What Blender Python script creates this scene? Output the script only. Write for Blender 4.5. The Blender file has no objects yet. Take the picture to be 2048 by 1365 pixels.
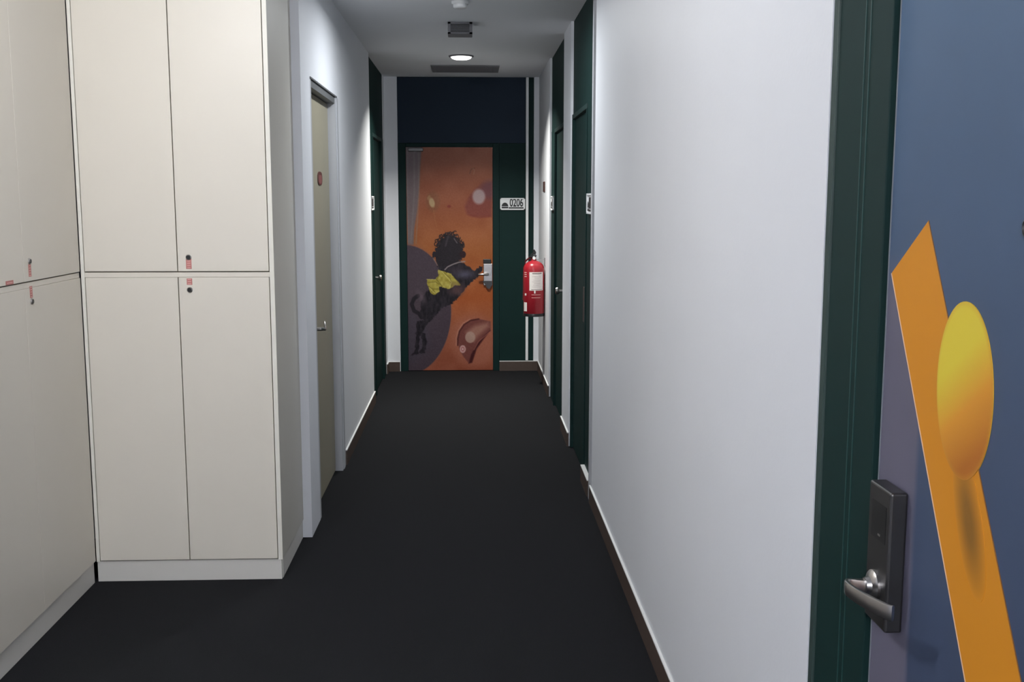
import bpy, bmesh, math, random
import numpy as np
from mathutils import Vector, Matrix
random.seed(4)
PI = math.pi
sc = bpy.context.scene
COL = sc.collection

# ------------------------------------------------------------------ camera
cam_data = bpy.data.cameras.new('camera')
cam_data.sensor_width = 36.0
cam_data.lens = 2105.8 * 36.0 / 2048.0
cam_data.clip_start = 0.02
cam = bpy.data.objects.new('camera', cam_data)
COL.objects.link(cam)
cam.location = (0, 0, 1.6)
cam.rotation_euler = (PI / 2 - 0.1351, -0.0002, -0.0397)
sc.camera = cam

# ------------------------------------------------------------------ world + exposure
w = bpy.data.worlds.new('world'); sc.world = w
w.use_nodes = True
w.node_tree.nodes['Background'].inputs[0].default_value = (0.6, 0.65, 0.75, 1)
w.node_tree.nodes['Background'].inputs[1].default_value = 0.05
sc.view_settings.view_transform = 'Standard'
sc.view_settings.look = 'None'
sc.view_settings.gamma = 1.0
sc.view_settings.use_curve_mapping = False
sc.view_settings.exposure = 0.0

# ceiling lamps: x, y, watts, colour, spread
LAMPS = [
    (-0.06, 8.30, 34.0, (1.0, 0.99, 0.92), 126),
    (-0.06, 5.65, 20.0, (0.93, 0.97, 1.0), 170),
]
# unseen globes, shaped and added to light lockers and near walls: x, y, emission strength, colour
UNSEEN_GLOBES = [
    (-1.10, 2.50, 126.0, (0.98, 0.985, 1.0)),
    (-0.55, -2.30, 520.0, (0.95, 0.965, 1.0)),
]

# ------------------------------------------------------------------ dimensions
XR, XL, H, YE = 0.631, -0.756, 2.68, 9.706
XC, YC = -1.571, 4.31

# ------------------------------------------------------------------ materials
def srgb(r, g, b, k=1.0):
    f = lambda c: (c / 255 / 12.92) if c / 255 <= 0.04045 else ((c / 255 + 0.055) / 1.055) ** 2.4
    return tuple(min(1.0, f(c) * k) for c in (r, g, b))

def mat(name, col, rough=0.6, metal=0.0, noise=0.0, scale=20.0, bump=0.0, bscale=200.0, spec=0.5):
    m = bpy.data.materials.new(name); m.use_nodes = True
    nt = m.node_tree; b = nt.nodes['Principled BSDF']
    b.inputs['Base Color'].default_value = (*col, 1)
    b.inputs['Roughness'].default_value = rough
    b.inputs['Metallic'].default_value = metal
    b.inputs['Specular IOR Level'].default_value = spec
    tc = nt.nodes.new('ShaderNodeTexCoord')
    if noise > 0:
        n = nt.nodes.new('ShaderNodeTexNoise'); n.inputs['Scale'].default_value = scale
        n.inputs['Detail'].default_value = 4
        nt.links.new(tc.outputs['Object'], n.inputs['Vector'])
        mx = nt.nodes.new('ShaderNodeMix'); mx.data_type = 'RGBA'
        mx.inputs[6].default_value = (*[c * (1 - noise) for c in col], 1)
        mx.inputs[7].default_value = (*[min(1, c * (1 + noise)) for c in col], 1)
        nt.links.new(n.outputs['Fac'], mx.inputs[0])
        nt.links.new(mx.outputs[2], b.inputs['Base Color'])
    if bump > 0:
        n2 = nt.nodes.new('ShaderNodeTexNoise'); n2.inputs['Scale'].default_value = bscale
        nt.links.new(tc.outputs['Object'], n2.inputs['Vector'])
        bp = nt.nodes.new('ShaderNodeBump'); bp.inputs['Strength'].default_value = bump
        bp.inputs['Distance'].default_value = 0.002
        nt.links.new(n2.outputs['Fac'], bp.inputs['Height'])
        nt.links.new(bp.outputs['Normal'], b.inputs['Normal'])
    return m

M = {}
M['wall'] = mat('wall_paint', (0.745, 0.76, 0.80), 0.55, noise=0.02, scale=3, bump=0.15, bscale=90)
M['ceil'] = mat('ceiling_paint', (0.82, 0.835, 0.86), 0.8, noise=0.03, scale=2)
M['carpet'] = mat('dark_carpet', (0.0140, 0.0145, 0.0165), 0.95, noise=0.35, scale=260, bump=0.9, bscale=700, spec=0.1)
M['cab'] = mat('cream_laminate', (0.72, 0.675, 0.595), 0.38, noise=0.015, scale=4)
M['cab_edge'] = mat('cream_edge', (0.80, 0.775, 0.70), 0.4)
M['cab_side'] = mat('shaded_cream_laminate', (0.56, 0.535, 0.48), 0.45, noise=0.03, scale=5)  # cream laminate darkened, with the side's shade put into the colour
M['cab_dark'] = mat('cabinet_gap', (0.20, 0.165, 0.12), 0.8)
M['kick'] = mat('kick_laminate', (0.66, 0.64, 0.60), 0.42, noise=0.02, scale=6)
M['green'] = mat('dark_green_paint', (0.0055, 0.023, 0.0215), 0.6, noise=0.10, scale=5, spec=0.15)
M['green_edge'] = mat('green_bevel', (0.016, 0.038, 0.036), 0.5, spec=0.3)
M['green_dark'] = mat('green_shadow_gap', (0.003, 0.012, 0.012), 0.5)
M['teal'] = mat('teal_line', (0.012, 0.052, 0.048), 0.45)
M['bevel'] = mat('frame_bevel', (0.026, 0.048, 0.044), 0.55, spec=0.3)
M['lipping'] = mat('door_lipping', (0.20, 0.215, 0.245), 0.5)
M['navy'] = mat('navy_panel', (0.011, 0.023, 0.042), 0.6, noise=0.1, scale=4, spec=0.2)
M['beige'] = mat('beige_door', (0.30, 0.275, 0.205), 0.5, noise=0.04, scale=5)
M['frame_grey'] = mat('grey_door_frame', (0.46, 0.47, 0.50), 0.45)
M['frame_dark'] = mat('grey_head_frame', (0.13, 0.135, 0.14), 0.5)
M['base'] = mat('brown_skirting', (0.070, 0.046, 0.036), 0.5, noise=0.15, scale=30)
M['bead'] = mat('white_bead', (0.80, 0.80, 0.79), 0.4)
M['steel'] = mat('satin_steel', (0.52, 0.50, 0.49), 0.28, metal=1.0, noise=0.03, scale=40)
M['steel_dark'] = mat('dark_steel', (0.085, 0.083, 0.085), 0.38, metal=0.85)
M['black'] = mat('black_plastic', (0.008, 0.008, 0.009), 0.35)
M['red'] = mat('extinguisher_red', (0.34, 0.014, 0.024), 0.30)
M['red_sticker'] = mat('red_sticker', (0.50, 0.19, 0.17), 0.5)
M['pink'] = mat('sticker_print', (0.80, 0.45, 0.42), 0.5)
M['paper'] = mat('white_paper', (0.78, 0.72, 0.69), 0.55, noise=0.03, scale=60)
M['ink'] = mat('grey_ink', (0.22, 0.17, 0.16), 0.6)
M['sign'] = mat('sign_silver', (0.76, 0.77, 0.78), 0.4)
M['sign_ink'] = mat('sign_ink', (0.012, 0.013, 0.014), 0.5)
M['white'] = mat('white_plastic', (0.80, 0.81, 0.82), 0.4)
M['grille'] = mat('vent_grey', (0.15, 0.15, 0.165), 0.6)
M['grille_light'] = mat('vent_frame', (0.19, 0.195, 0.205), 0.6)
M['grille_dark'] = mat('vent_inside', (0.05, 0.05, 0.055), 0.8)
M['brown_sign'] = mat('red_brown_plate', (0.075, 0.035, 0.030), 0.5)
M['maroon'] = mat('maroon_ring', (0.10, 0.028, 0.022), 0.5)
M['orange'] = mat('printed_orange', (0.64, 0.25, 0.020), 0.5, spec=0.2)
M['orange_edge'] = mat('printed_peach_line', (0.80, 0.52, 0.33), 0.45)
M['orange_brown'] = mat('printed_brown_line', (0.30, 0.13, 0.04), 0.45)

def emit(name, col, s):
    m = bpy.data.materials.new(name); m.use_nodes = True
    b = m.node_tree.nodes['Principled BSDF']
    b.inputs['Base Color'].default_value = (0.8, 0.8, 0.8, 1)
    b.inputs['Emission Color'].default_value = (*col, 1)
    b.inputs['Emission Strength'].default_value = s
    return m
M['lens'] = emit('lamp_lens', (1, 0.99, 0.95), 5.0)

def attr_mat(name, rough=0.5):
    m = bpy.data.materials.new(name); m.use_nodes = True
    nt = m.node_tree; b = nt.nodes['Principled BSDF']
    a = nt.nodes.new('ShaderNodeVertexColor'); a.layer_name = 'print'
    nt.links.new(a.outputs['Color'], b.inputs['Base Color'])
    b.inputs['Roughness'].default_value = rough
    b.inputs['Specular IOR Level'].default_value = 0.2
    return m
M['print'] = attr_mat('printed_film', 0.42)

# ------------------------------------------------------------------ mesh helpers
def nb(): return bmesh.new()

def box(bm, x0, x1, y0, y1, z0, z1, bev=0.0, seg=2):
    x0, x1 = sorted((x0, x1)); y0, y1 = sorted((y0, y1)); z0, z1 = sorted((z0, z1))
    v = [bm.verts.new((x, y, z)) for x in (x0, x1) for y in (y0, y1) for z in (z0, z1)]
    f = [(0, 1, 3, 2), (4, 6, 7, 5), (0, 4, 5, 1), (2, 3, 7, 6), (0, 2, 6, 4), (1, 5, 7, 3)]
    fs = [bm.faces.new([v[i] for i in q]) for q in f]
    if bev > 0:
        es = list({e for q in fs for e in q.edges})
        bmesh.ops.bevel(bm, geom=es, offset=bev, segments=seg, affect='EDGES', profile=0.5)
    return bm

def prism(bm, pts, axis, a, b):
    """extrude a closed 2-D outline between a and b along axis (0 x, 1 y, 2 z)"""
    def P(p, t):
        q = list(p); q.insert(axis, t); return tuple(q)
    A = [bm.verts.new(P(p, a)) for p in pts]; B = [bm.verts.new(P(p, b)) for p in pts]
    n = len(pts)
    bm.faces.new(A); bm.faces.new(B[::-1])
    for i in range(n): bm.faces.new([A[i], B[i], B[(i + 1) % n], A[(i + 1) % n]])
    return bm

def frame_of(d):
    d = d.normalized(); u = Vector((0, 0, 1)) if abs(d.z) < 0.9 else Vector((1, 0, 0))
    r = d.cross(u).normalized(); return r, r.cross(d).normalized()

def tube(bm, pts, rad, n=12):
    pts = [Vector(p) for p in pts]; rad = rad if isinstance(rad, (list, tuple)) else [rad] * len(pts)
    rings = []
    for i, p in enumerate(pts):
        d = pts[min(i + 1, len(pts) - 1)] - pts[max(i - 1, 0)]
        r, u = frame_of(d)
        rings.append([bm.verts.new(p + (r * math.cos(2 * PI * k / n) + u * math.sin(2 * PI * k / n)) * rad[i]) for k in range(n)])
    for a, b in zip(rings, rings[1:]):
        for k in range(n): bm.faces.new([a[k], a[(k + 1) % n], b[(k + 1) % n], b[k]])
    bm.faces.new(rings[0][::-1]); bm.faces.new(rings[-1])
    return bm

def lathe(bm, prof, c, axis=2, n=32):
    """prof: list of (radius, height along axis)"""
    c = Vector(c); rings = []
    e = [Vector((1, 0, 0)), Vector((0, 1, 0)), Vector((0, 0, 1))]
    A, B, C = e[axis], e[(axis + 1) % 3], e[(axis + 2) % 3]
    for r, h in prof:
        r = max(r, 1e-4)
        rings.append([bm.verts.new(c + A * h + B * r * math.cos(2 * PI * k / n) + C * r * math.sin(2 * PI * k / n)) for k in range(n)])
    for a, b in zip(rings, rings[1:]):
        for k in range(n): bm.faces.new([a[k], a[(k + 1) % n], b[(k + 1) % n], b[k]])
    bm.faces.new(rings[0][::-1]); bm.faces.new(rings[-1])
    return bm

ORG = {}
def obj(name, bm, m, parent=None, smooth=False, loc=(0, 0, 0), label=None):
    bmesh.ops.recalc_face_normals(bm, faces=bm.faces)
    o0 = Vector(ORG[parent.name]) if parent else Vector((0, 0, 0))
    base = o0 if parent else Vector(loc)
    for v in bm.verts: v.co -= base
    me = bpy.data.meshes.new(name); bm.to_mesh(me); bm.free()
    if smooth:
        for p in me.polygons: p.use_smooth = True
        try: me.set_sharp_from_angle(angle=math.radians(40))
        except Exception: pass
    ms = m if isinstance(m, (list, tuple)) else [m]
    for x in ms: me.materials.append(x)
    o = bpy.data.objects.new(name, me); COL.objects.link(o)
    if parent: o.parent = parent
    else: o.location = base
    ORG[o.name] = tuple(base)
    if label: o['label'] = label
    return o

def tag(o, label, cat, group=None, kind=None):
    o['label'] = label; o['category'] = cat
    if group: o['group'] = group
    if kind: o['kind'] = kind
    return o

def thing(name, label, cat, loc=(0, 0, 0), group=None, kind=None):
    o = bpy.data.objects.new(name, None); COL.objects.link(o); o.location = loc
    o.empty_display_size = 0.1
    ORG[o.name] = tuple(loc)
    return tag(o, label, cat, group, kind)

def struct(name, bm, m, label, cat):
    return tag(obj(name, bm, m), label, cat, kind='structure')

def text_bm(s, size, place):
    """outline lettering as a thin solid; place(x, y, z) maps the flat letter to the world"""
    cu = bpy.data.curves.new('lettering', 'FONT'); cu.body = s; cu.size = size
    cu.align_x = 'CENTER'; cu.align_y = 'CENTER'; cu.extrude = 0.0006; cu.offset = 0.0022
    t = bpy.data.objects.new('lettering', cu); COL.objects.link(t)
    dg = bpy.context.evaluated_depsgraph_get(); me = bpy.data.meshes.new_from_object(t.evaluated_get(dg))
    bpy.data.objects.remove(t); bm = nb(); bm.from_mesh(me); bpy.data.meshes.remove(me)
    for v in bm.verts: v.co = Vector(place(*v.co))
    return bm

# ------------------------------------------------------------------ the shell
YB = -3.6                                   # wall behind the camera
bm = box(nb(), -2.4, 1.0, YB - 0.2, YE + 0.25, -0.12, 0.0)
struct('floor', bm, M['carpet'], 'near-black carpet running the length of the corridor', 'floor')
bm = box(nb(), -2.4, 1.0, YB - 0.2, YE + 0.25, H, H + 0.12)
struct('ceiling', bm, M['ceil'], 'plain pale ceiling above the corridor', 'ceiling')

# left wall: pier, door opening 1, long stretch, shallow green bay, end pier
bm = nb()
box(bm, XL - 0.20, XL, 4.87, 5.15, 0, H)
box(bm, XL - 0.20, XL, 5.15, 6.143, 2.17, H)
box(bm, XL - 0.20, XL, 6.143, 8.17, 0, H)
box(bm, XL - 0.20, XL - 0.07, 8.17, 9.56, 0, H)
box(bm, XL - 0.20, XL - 0.012, 9.56, YE, 0, H)
box(bm, XL - 0.20, XL - 0.12, 5.10, 6.19, 0, 2.2)
box(bm, XC - 0.62, XL - 0.20, 4.89, 5.02, 0, H)
struct('wall_left', bm, M['wall'], 'white wall with the beige door and the green door bay', 'wall')
# right wall
bm = nb()
box(bm, XR, XR + 0.2, YB, 0.52, 0, H)
box(bm, XR, XR + 0.2, 0.52, 1.862, 2.25, H)
box(bm, XR, XR + 0.2, 1.862, 5.36, 0, H)
box(bm, XR + 0.07, XR + 0.2, 5.36, 6.67, 0, H)
box(bm, XR, XR + 0.2, 6.67, 7.17, 0, H)
box(bm, XR + 0.07, XR + 0.2, 7.17, 8.40, 0, H)
box(bm, XR, XR + 0.2, 8.40, YE, 0, H)
box(bm, XR + 0.09, XR + 0.2, 0.50, 1.88, 0, 2.27)
struct('wall_right', bm, M['wall'], 'long smooth white wall broken by dark green door bays', 'wall')
# end wall
bm = nb()
box(bm, XL - 0.2, XR + 0.2, YE + 0.06, YE + 0.2, 0, H)
box(bm, XL - 0.02, -0.650, YE, YE + 0.07, 0, H)
box(bm, 0.585, XR + 0.02, YE, YE + 0.07, 0, H)
struct('wall_end', bm, M['wall'], 'white wall at the far end around the painted door', 'wall')
bm = box(nb(), -2.4, 1.0, YB - 0.15, YB, 0, H)
struct('wall_rear', bm, M['wall'], 'white wall behind the viewer', 'wall')
bm = box(nb(), -2.35, XC - 0.57, YB, 4.95, 0, H)
struct('wall_side', bm, M['wall'], 'white wall behind the row of side lockers', 'wall')

# skirtings (brown with a thin white bead on top)
def skirt(name, segs, label):
    """segs: boxes (x0,x1,y0,y1) of the brown board"""
    bm = nb()
    for x0, x1, y0, y1 in segs: box(bm, x0, x1, y0, y1, 0, 0.088)
    o = struct(name, bm, M['base'], label, 'baseboard')
    bm = nb()
    for x0, x1, y0, y1 in segs: box(bm, x0, x1, y0, y1, 0.088, 0.094)
    obj('white_bead', bm, M['bead'], o, label='thin white bead along the top')
T = 0.009
skirt('baseboard_right', [(XR - T, XR, 1.864, 5.40), (XR - T, XR + 0.02, 5.50, 5.83), (XR - T, XR, 6.66, 7.19), (XR - T, XR, 8.38, YE - T)], 'brown skirting with white top bead under the long white wall')
skirt('baseboard_left', [(XL, XL + T, 6.24, 8.19), (XL - 0.012, XL, 9.56, YE - T)], 'brown skirting under the wall between the beige and green doors')
skirt('baseboard_end', [(XL - 0.012, -0.655, YE - T, YE), (0.268, XR - T, YE - T, YE)], 'brown skirting either side of the painted door')

# ------------------------------------------------------------------ locks and signs
def knob(door, x, y, z, nx, label=None):
    """round knob on a side wall door; nx = +1/-1 the way it sticks out"""
    bm = nb()
    prof = [(0.026, 0), (0.026, 0.005 * nx), (0.010, 0.008 * nx), (0.010, 0.032 * nx), (0.020, 0.036 * nx), (0.027, 0.048 * nx), (0.022, 0.060 * nx), (0.0, 0.064 * nx)]
    lathe(bm, prof, (x, y, z), axis=0, n=24)
    return obj('door_knob', bm, M['steel'], door, True)

def room_sign(loc, facing, label, number=None, group=None):
    """facing: 'y' faces the viewer on the end wall, +1/-1 faces +x/-x on a side wall. 0.228 wide x 0.108 high"""
    W_, H_, D = 0.228, 0.108, 0.008
    if facing == 'y': P = lambda a, b, d: (loc[0] + a, loc[1] - d, loc[2] + b)
    elif facing == -1: P = lambda a, b, d: (loc[0] - d, loc[1] - a, loc[2] + b)
    else: P = lambda a, b, d: (loc[0] + d, loc[1] + a, loc[2] + b)
    def slab(bm, a0, a1, b0, b1, d0, d1, bev=0):
        p, q = P(a0, b0, d0), P(a1, b1, d1)
        return box(bm, p[0], q[0], p[1], q[1], p[2], q[2], bev)
    t = thing('room_sign', label, 'sign', loc, group)
    obj('sign_plate', slab(nb(), -W_ / 2, W_ / 2, -H_ / 2, H_ / 2, 0, D, 0.002), M['sign'], t)
    # raised rim
    bm = nb()
    for a0, a1, b0, b1 in ((-W_/2, W_/2, H_/2 - .009, H_/2), (-W_/2, W_/2, -H_/2, -H_/2 + .009), (-W_/2, -W_/2 + .009, -H_/2, H_/2), (W_/2 - .009, W_/2, -H_/2, H_/2)):
        slab(bm, a0, a1, b0, b1, D - 0.001, D + 0.006)
    obj('sign_rim', bm, M['white'], t)
    # hut icon: a dark rounded dome on a bar
    bm = nb()
    c = (-0.070, -0.020)
    pts = [(c[0] + 0.030 * math.cos(PI * k / 16), c[1] - 0.002 + 0.034 * math.sin(PI * k / 16)) for k in range(17)]
    A = [bm.verts.new(P(a, b, D)) for a, b in pts]; B = [bm.verts.new(P(a, b, D + 0.0012)) for a, b in pts]
    bm.faces.new(A); bm.faces.new(B[::-1])
    for i in range(len(pts)): bm.faces.new([A[i], B[i], B[(i + 1) % len(pts)], A[(i + 1) % len(pts)]])
    slab(bm, -0.100, -0.040, -0.040, -0.026, D, D + 0.0012)
    obj('sign_icon', bm, M['sign_ink'], t)
    obj('sign_band', slab(nb(), -0.036, 0.100, -0.042, -0.030, D, D + 0.0012), M['sign_ink'], t)
    if number:
        bm = text_bm(number, 0.100, lambda x, y, z: P(x * 0.62 + 0.035, y + 0.008, D + 0.0008 + z))
        obj('sign_number', bm, M['sign_ink'], t)
    else:
        obj('sign_panel', slab(nb(), -0.036, 0.100, -0.026, 0.034, D, D + 0.0012), M['sign_ink'], t)
    return t

# ------------------------------------------------------------------ lockers with cream doors
def locker_front():
    """unit facing the viewer, doors at y = YC"""
    t = thing('tall_locker', 'cream two-door-wide tall locker facing the viewer beside the corridor', 'cabinet', (-1.18, 4.58, 0), 'cream lockers')
    Y0, YB_ = YC + 0.018, 4.885
    x0, x1 = XC + 0.002, -0.796
    bm = box(nb(), x0 + 0.012, x1 - 0.018, Y0 + 0.003, YB_, 0.09, H - 0.004)
    obj('body', bm, M['cab_dark'], t)
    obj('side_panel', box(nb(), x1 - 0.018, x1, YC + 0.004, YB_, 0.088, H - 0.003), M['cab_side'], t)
    obj('edge_band', box(nb(), x1 - 0.018, x1 + 0.0005, YC, YC + 0.004, 0.088, H - 0.003, 0.001), M['cab_edge'], t, label='pale front edge of the side panel')
    obj('side_panel', box(nb(), x0, x0 + 0.014, YC - 0.001, YB_, 0.088, H - 0.003, 0.0015), M['cab_edge'], t)
    obj('kick_board', box(nb(), x0, x1 - 0.006, YC + 0.008, YC + 0.026, 0, 0.088, 0.001), M['kick'], t)
    obj('kick_side', box(nb(), x1 - 0.019, x1 - 0.004, YC + 0.026, YB_, 0, 0.088), M['kick'], t)
    obj('middle_rail', box(nb(), x0 + 0.014, x1 - 0.018, YC + 0.003, Y0 + 0.004, 1.282, 1.301), M['cab'], t)
    for a, b, right in ((x0 + 0.0165, -1.1840, False), (-1.1805, x1 - 0.021, True)):
        for z0, z1, up in ((1.3055, H - 0.006, True), (0.0935, 1.2808, False)):
            d = obj('door', box(nb(), a, b, YC, Y0, z0, z1, 0.0012), M['cab'], t)
            if right:
                lock_and_sticker(d, lambda u, v, n: (-1.137 + u, YC - n, v), 1.362 if up else 1.230, 1.338 if up else 1.2635, 0.046 if up else 0.026)
    return t

def lock_and_sticker(door, P, zl, zs, hs, w=0.022):
    # lock: steel ring and dark keyhole core; P(u, z, out)
    c = P(0, zl, 0)
    ax = 1 if abs(P(0, 0, 1)[1] - P(0, 0, 0)[1]) > 0.5 else 0
    sg = (P(0, 0, 1)[ax] - P(0, 0, 0)[ax])
    bm = lathe(nb(), [(0.0115, 0), (0.0115, 0.003 * sg), (0.009, 0.0055 * sg), (0.0075, 0.004 * sg), (0.0, 0.004 * sg)], c, axis=ax, n=24)
    l = obj('lock', bm, M['steel'], door, True)
    bm = lathe(nb(), [(0.0078, 0.0038 * sg), (0.0078, 0.0062 * sg), (0.0, 0.0066 * sg)], c, axis=ax, n=20)
    obj('keyhole', bm, M['black'], door, True)
    a, b = P(-w / 2, zs - hs / 2, 0), P(w / 2, zs + hs / 2, 0.0008)
    s = obj('sticker', box(nb(), a[0], b[0], a[1], b[1], a[2], b[2]), M['red_sticker'], door, label='small red sticker by the lock')
    bm = nb(); k = max(2, int(hs / 0.008))
    for i in range(k):
        z = zs - hs / 2 + hs * (i + 0.5) / k
        a, b = P(-w * 0.32, z - 0.0010, 0.0007), P(w * 0.32, z + 0.0010, 0.0011)
        box(bm, a[0], b[0], a[1], b[1], a[2], b[2])
    obj('sticker_print', bm, M['pink'], door)

def locker_side(y1, dw, label, marks):
    """two doors wide, facing +x, far edge at y1"""
    y0 = y1 - 2 * dw
    t = thing('tall_locker', label, 'cabinet', (XC - 0.28, (y0 + y1) / 2, 0), 'cream lockers')
    X0, XB_ = XC - 0.018, XC - 0.565
    obj('body', box(nb(), XB_, X0 - 0.003, y0 + 0.003, y1 - 0.003, 0.09, H - 0.004), M['cab_dark'], t)
    obj('kick_board', box(nb(), XC - 0.026, XC - 0.008, y0 + 0.001, y1 - 0.001, 0, 0.088, 0.001), M['kick'], t)
    obj('middle_rail', box(nb(), X0 - 0.004, XC - 0.003, y0 + 0.002, y1 - 0.002, 1.282, 1.301), M['cab'], t)
    for k in (0, 1):
        a, b = y0 + k * dw + 0.0007, y0 + (k + 1) * dw - 0.0007
        for z0, z1, up in ((1.3055, H - 0.006, True), (0.0935, 1.2808, False)):
            d = obj('door', box(nb(), X0, XC, a, b, z0, z1, 0.0006), M['cab'], t)
            if k == 1:
                yy = a + 0.048
                lock_and_sticker(d, lambda u, v, n: (XC + n, yy - u, v), 1.376 if up else 1.232, 1.343 if up else 1.266, 0.044 if up else 0.042)
            elif up and marks:
                s = obj('sticker', box(nb(), XC, XC + 0.0008, 3.622, 3.682, 1.306, 1.320), M['red_sticker'], d, label='small red sticker laid along the joint')
                bm = nb(); box(bm, XC + 0.0006, XC + 0.0011, 3.630, 3.674, 1.311, 1.3135)
                obj('sticker_print', bm, M['pink'], d)
    return t

locker_front()
locker_side(4.306, 0.531, 'cream tall locker along the side wall, nearest the inner corner', True)
locker_side(3.242, 0.531, 'cream tall locker along the side wall, nearer the viewer', False)

# ------------------------------------------------------------------ beige door in the left wall
d1 = thing('door_1', 'narrow beige door set back in the white wall', 'door', (XL - 0.06, 5.65, 0), kind='structure')
obj('leaf', box(nb(), -0.838, -0.800, 5.195, 6.098, 0.006, 2.125, 0.002), M['beige'], d1)
def oval(yc, zc, ry, rz, n=28, p=0.7):
    pts = []
    for q in range(n):
        c, v = math.cos(2 * PI * q / n), math.sin(2 * PI * q / n)
        pts.append((yc + ry * math.copysign(abs(c) ** p, c), zc + rz * math.copysign(abs(v) ** p, v)))
    return pts
obj('door_plaque', prism(nb(), oval(5.718, 1.703, 0.082, 0.036), 0, -0.800, -0.7965), M['maroon'], d1, label='dark red plaque at head height')
obj('plaque_centre', prism(nb(), oval(5.718, 1.698, 0.058, 0.024), 0, -0.797, -0.7955), mat('dull_red', (0.20, 0.055, 0.05), 0.5), d1)
bm = nb(); lathe(bm, [(0.025, 0), (0.025, 0.006), (0.012, 0.007)], (-0.800, 5.30, 0.945), axis=0, n=20)
obj('lever_rose', bm, M['steel_dark'], d1, True)
bm = nb(); tube(bm, [(-0.796, 5.30, 0.945), (-0.752, 5.30, 0.945), (-0.744, 5.315, 0.944), (-0.742, 5.36, 0.936), (-0.746, 5.41, 0.934), (-0.752, 5.445, 0.944), (-0.757, 5.46, 0.964)], [0.010, 0.010, 0.009, 0.008, 0.007, 0.006, 0.005], 10)
obj('door_handle', bm, M['steel'], d1, True)

t1 = thing('trim_1', 'pale grey metal frame around the beige door', 'door frame', (XL - 0.06, 5.65, 0), kind='structure')
bm = nb()
box(bm, -0.875, XL - 0.001, 5.151, 5.192, 0, 2.169); box(bm, -0.875, XL - 0.001, 6.102, 6.142, 0, 2.169)
box(bm, XL, XL + 0.003, 6.143, 6.205, 0, 2.165, 0.001)
obj('jambs', bm, M['frame_grey'], t1)
obj('head', box(nb(), -0.875, -0.760, 5.192, 6.102, 2.129, 2.169), M['frame_dark'], t1)
obj('head_edge', box(nb(), XL, XL + 0.004, 5.15, 6.160, 2.164, 2.172), M['frame_dark'], t1)
# gap packing between leaf edge and far jamb
obj('jamb_seal', box(nb(), -0.835, -0.803, 6.0985, 6.1015, 0.0, 2.125), M['cab_dark'], t1)

# ------------------------------------------------------------------ generic dark green side-wall bays
def side_bay(n, y0, y1, l0, l1, side, label_door, label_frame, knob_y, head=2.085, rx=0.014):
    """bay from y0 to y1; door leaf l0..l1; side +1 right wall, -1 left wall (faces the corridor)"""
    X = XR if side > 0 else XL
    s = side
    def B(bm, d0, d1, a, b, z0, z1, bev=0.0):    # d = depth behind the wall face
        return box(bm, X + s * d0, X + s * d1, a, b, z0, z1, bev)
    f = thing('trim_%d' % n, label_frame, 'door frame', (X + s * 0.04, (y0 + y1) / 2, 0), kind='structure')
    obj('transom_panel', B(nb(), rx + 0.002, 0.065, y0 + 0.004, y1 - 0.004, head + 0.03, H - 0.002), M['green'], f)
    obj('head_rail', B(nb(), rx - 0.006, 0.065, l0 - 0.03, l1 + 0.03, head, head + 0.028, 0.002), M['green_edge'], f)
    for a, b in ((y0 + 0.003, l0 - 0.03), (l1 + 0.03, y1 - 0.003)):
        if b - a > 0.03:
            obj('fixed_panel', B(nb(), rx, 0.065, a, b, 0.0, head + 0.03), M['green'], f)
    for a, b in ((l0 - 0.03, l0), (l1, l1 + 0.03)):
        obj('door_jamb', B(nb(), rx - 0.006, 0.065, a, b, 0, head, 0.002), M['green'], f)
    obj('gap_lining', B(nb(), 0.055, 0.066, l0, l1, 0, head), M['green_dark'], f)
    d = thing('door_%d' % n, label_door, 'door', (X + s * 0.04, (l0 + l1) / 2, 0), kind='structure')
    obj('leaf', B(nb(), rx + 0.012, 0.052, l0 + 0.004, l1 - 0.004, 0.008, head - 0.004, 0.002), M['green'], d)
    if knob_y: knob(d, X + s * (rx + 0.012), knob_y, 0.955, -s)
    else: obj('lock_plate', B(nb(), rx - 0.004, rx + 0.0115, l0 + 0.03, l0 + 0.10, 0.90, 1.10, 0.003), M['steel_dark'], d)
    return f, d

f2, d2 = side_bay(2, 5.42, 6.67, 5.86, 6.63, 1, 'dark green door nearest the long white wall', 'dark green frame beside the end of the long white wall', None)
f3, d3 = side_bay(3, 7.17, 8.40, 7.26, 8.02, 1, 'dark green door between the white pier and the extinguisher', 'dark green frame between the white pier and the extinguisher wall', 7.33)
f4, d4 = side_bay(4, 8.17, 9.56, 8.53, 9.30, -1, 'dark green door past the beige door', 'dark green frame past the brightly lit white wall', 8.62)
# pale edge strip where the long white wall stops
obj('edge_strip', box(nb(), XR - 0.004, XR + 0.06, 5.425, 5.475, 0.0, H - 0.002), M['frame_grey'], f2, label='pale grey edge strip')
obj('edge_gap', box(nb(), XR + 0.03, XR + 0.068, 5.361, 5.424, 0.0, H - 0.002), M['green_dark'], f2)

room_sign((XR + 0.014, 5.625, 1.570), -1, 'small framed door sign on dark green panel at the end of the long white wall', group='room signs on the green side doors')
room_sign((XR + 0.014, 8.20, 1.560), -1, 'small framed door sign near the fire extinguisher wall', group='room signs on the green side doors')
room_sign((XL - 0.014, 8.335, 1.560), 1, 'small framed door sign past the brightly lit white wall', group='room signs on the green side doors')

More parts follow.
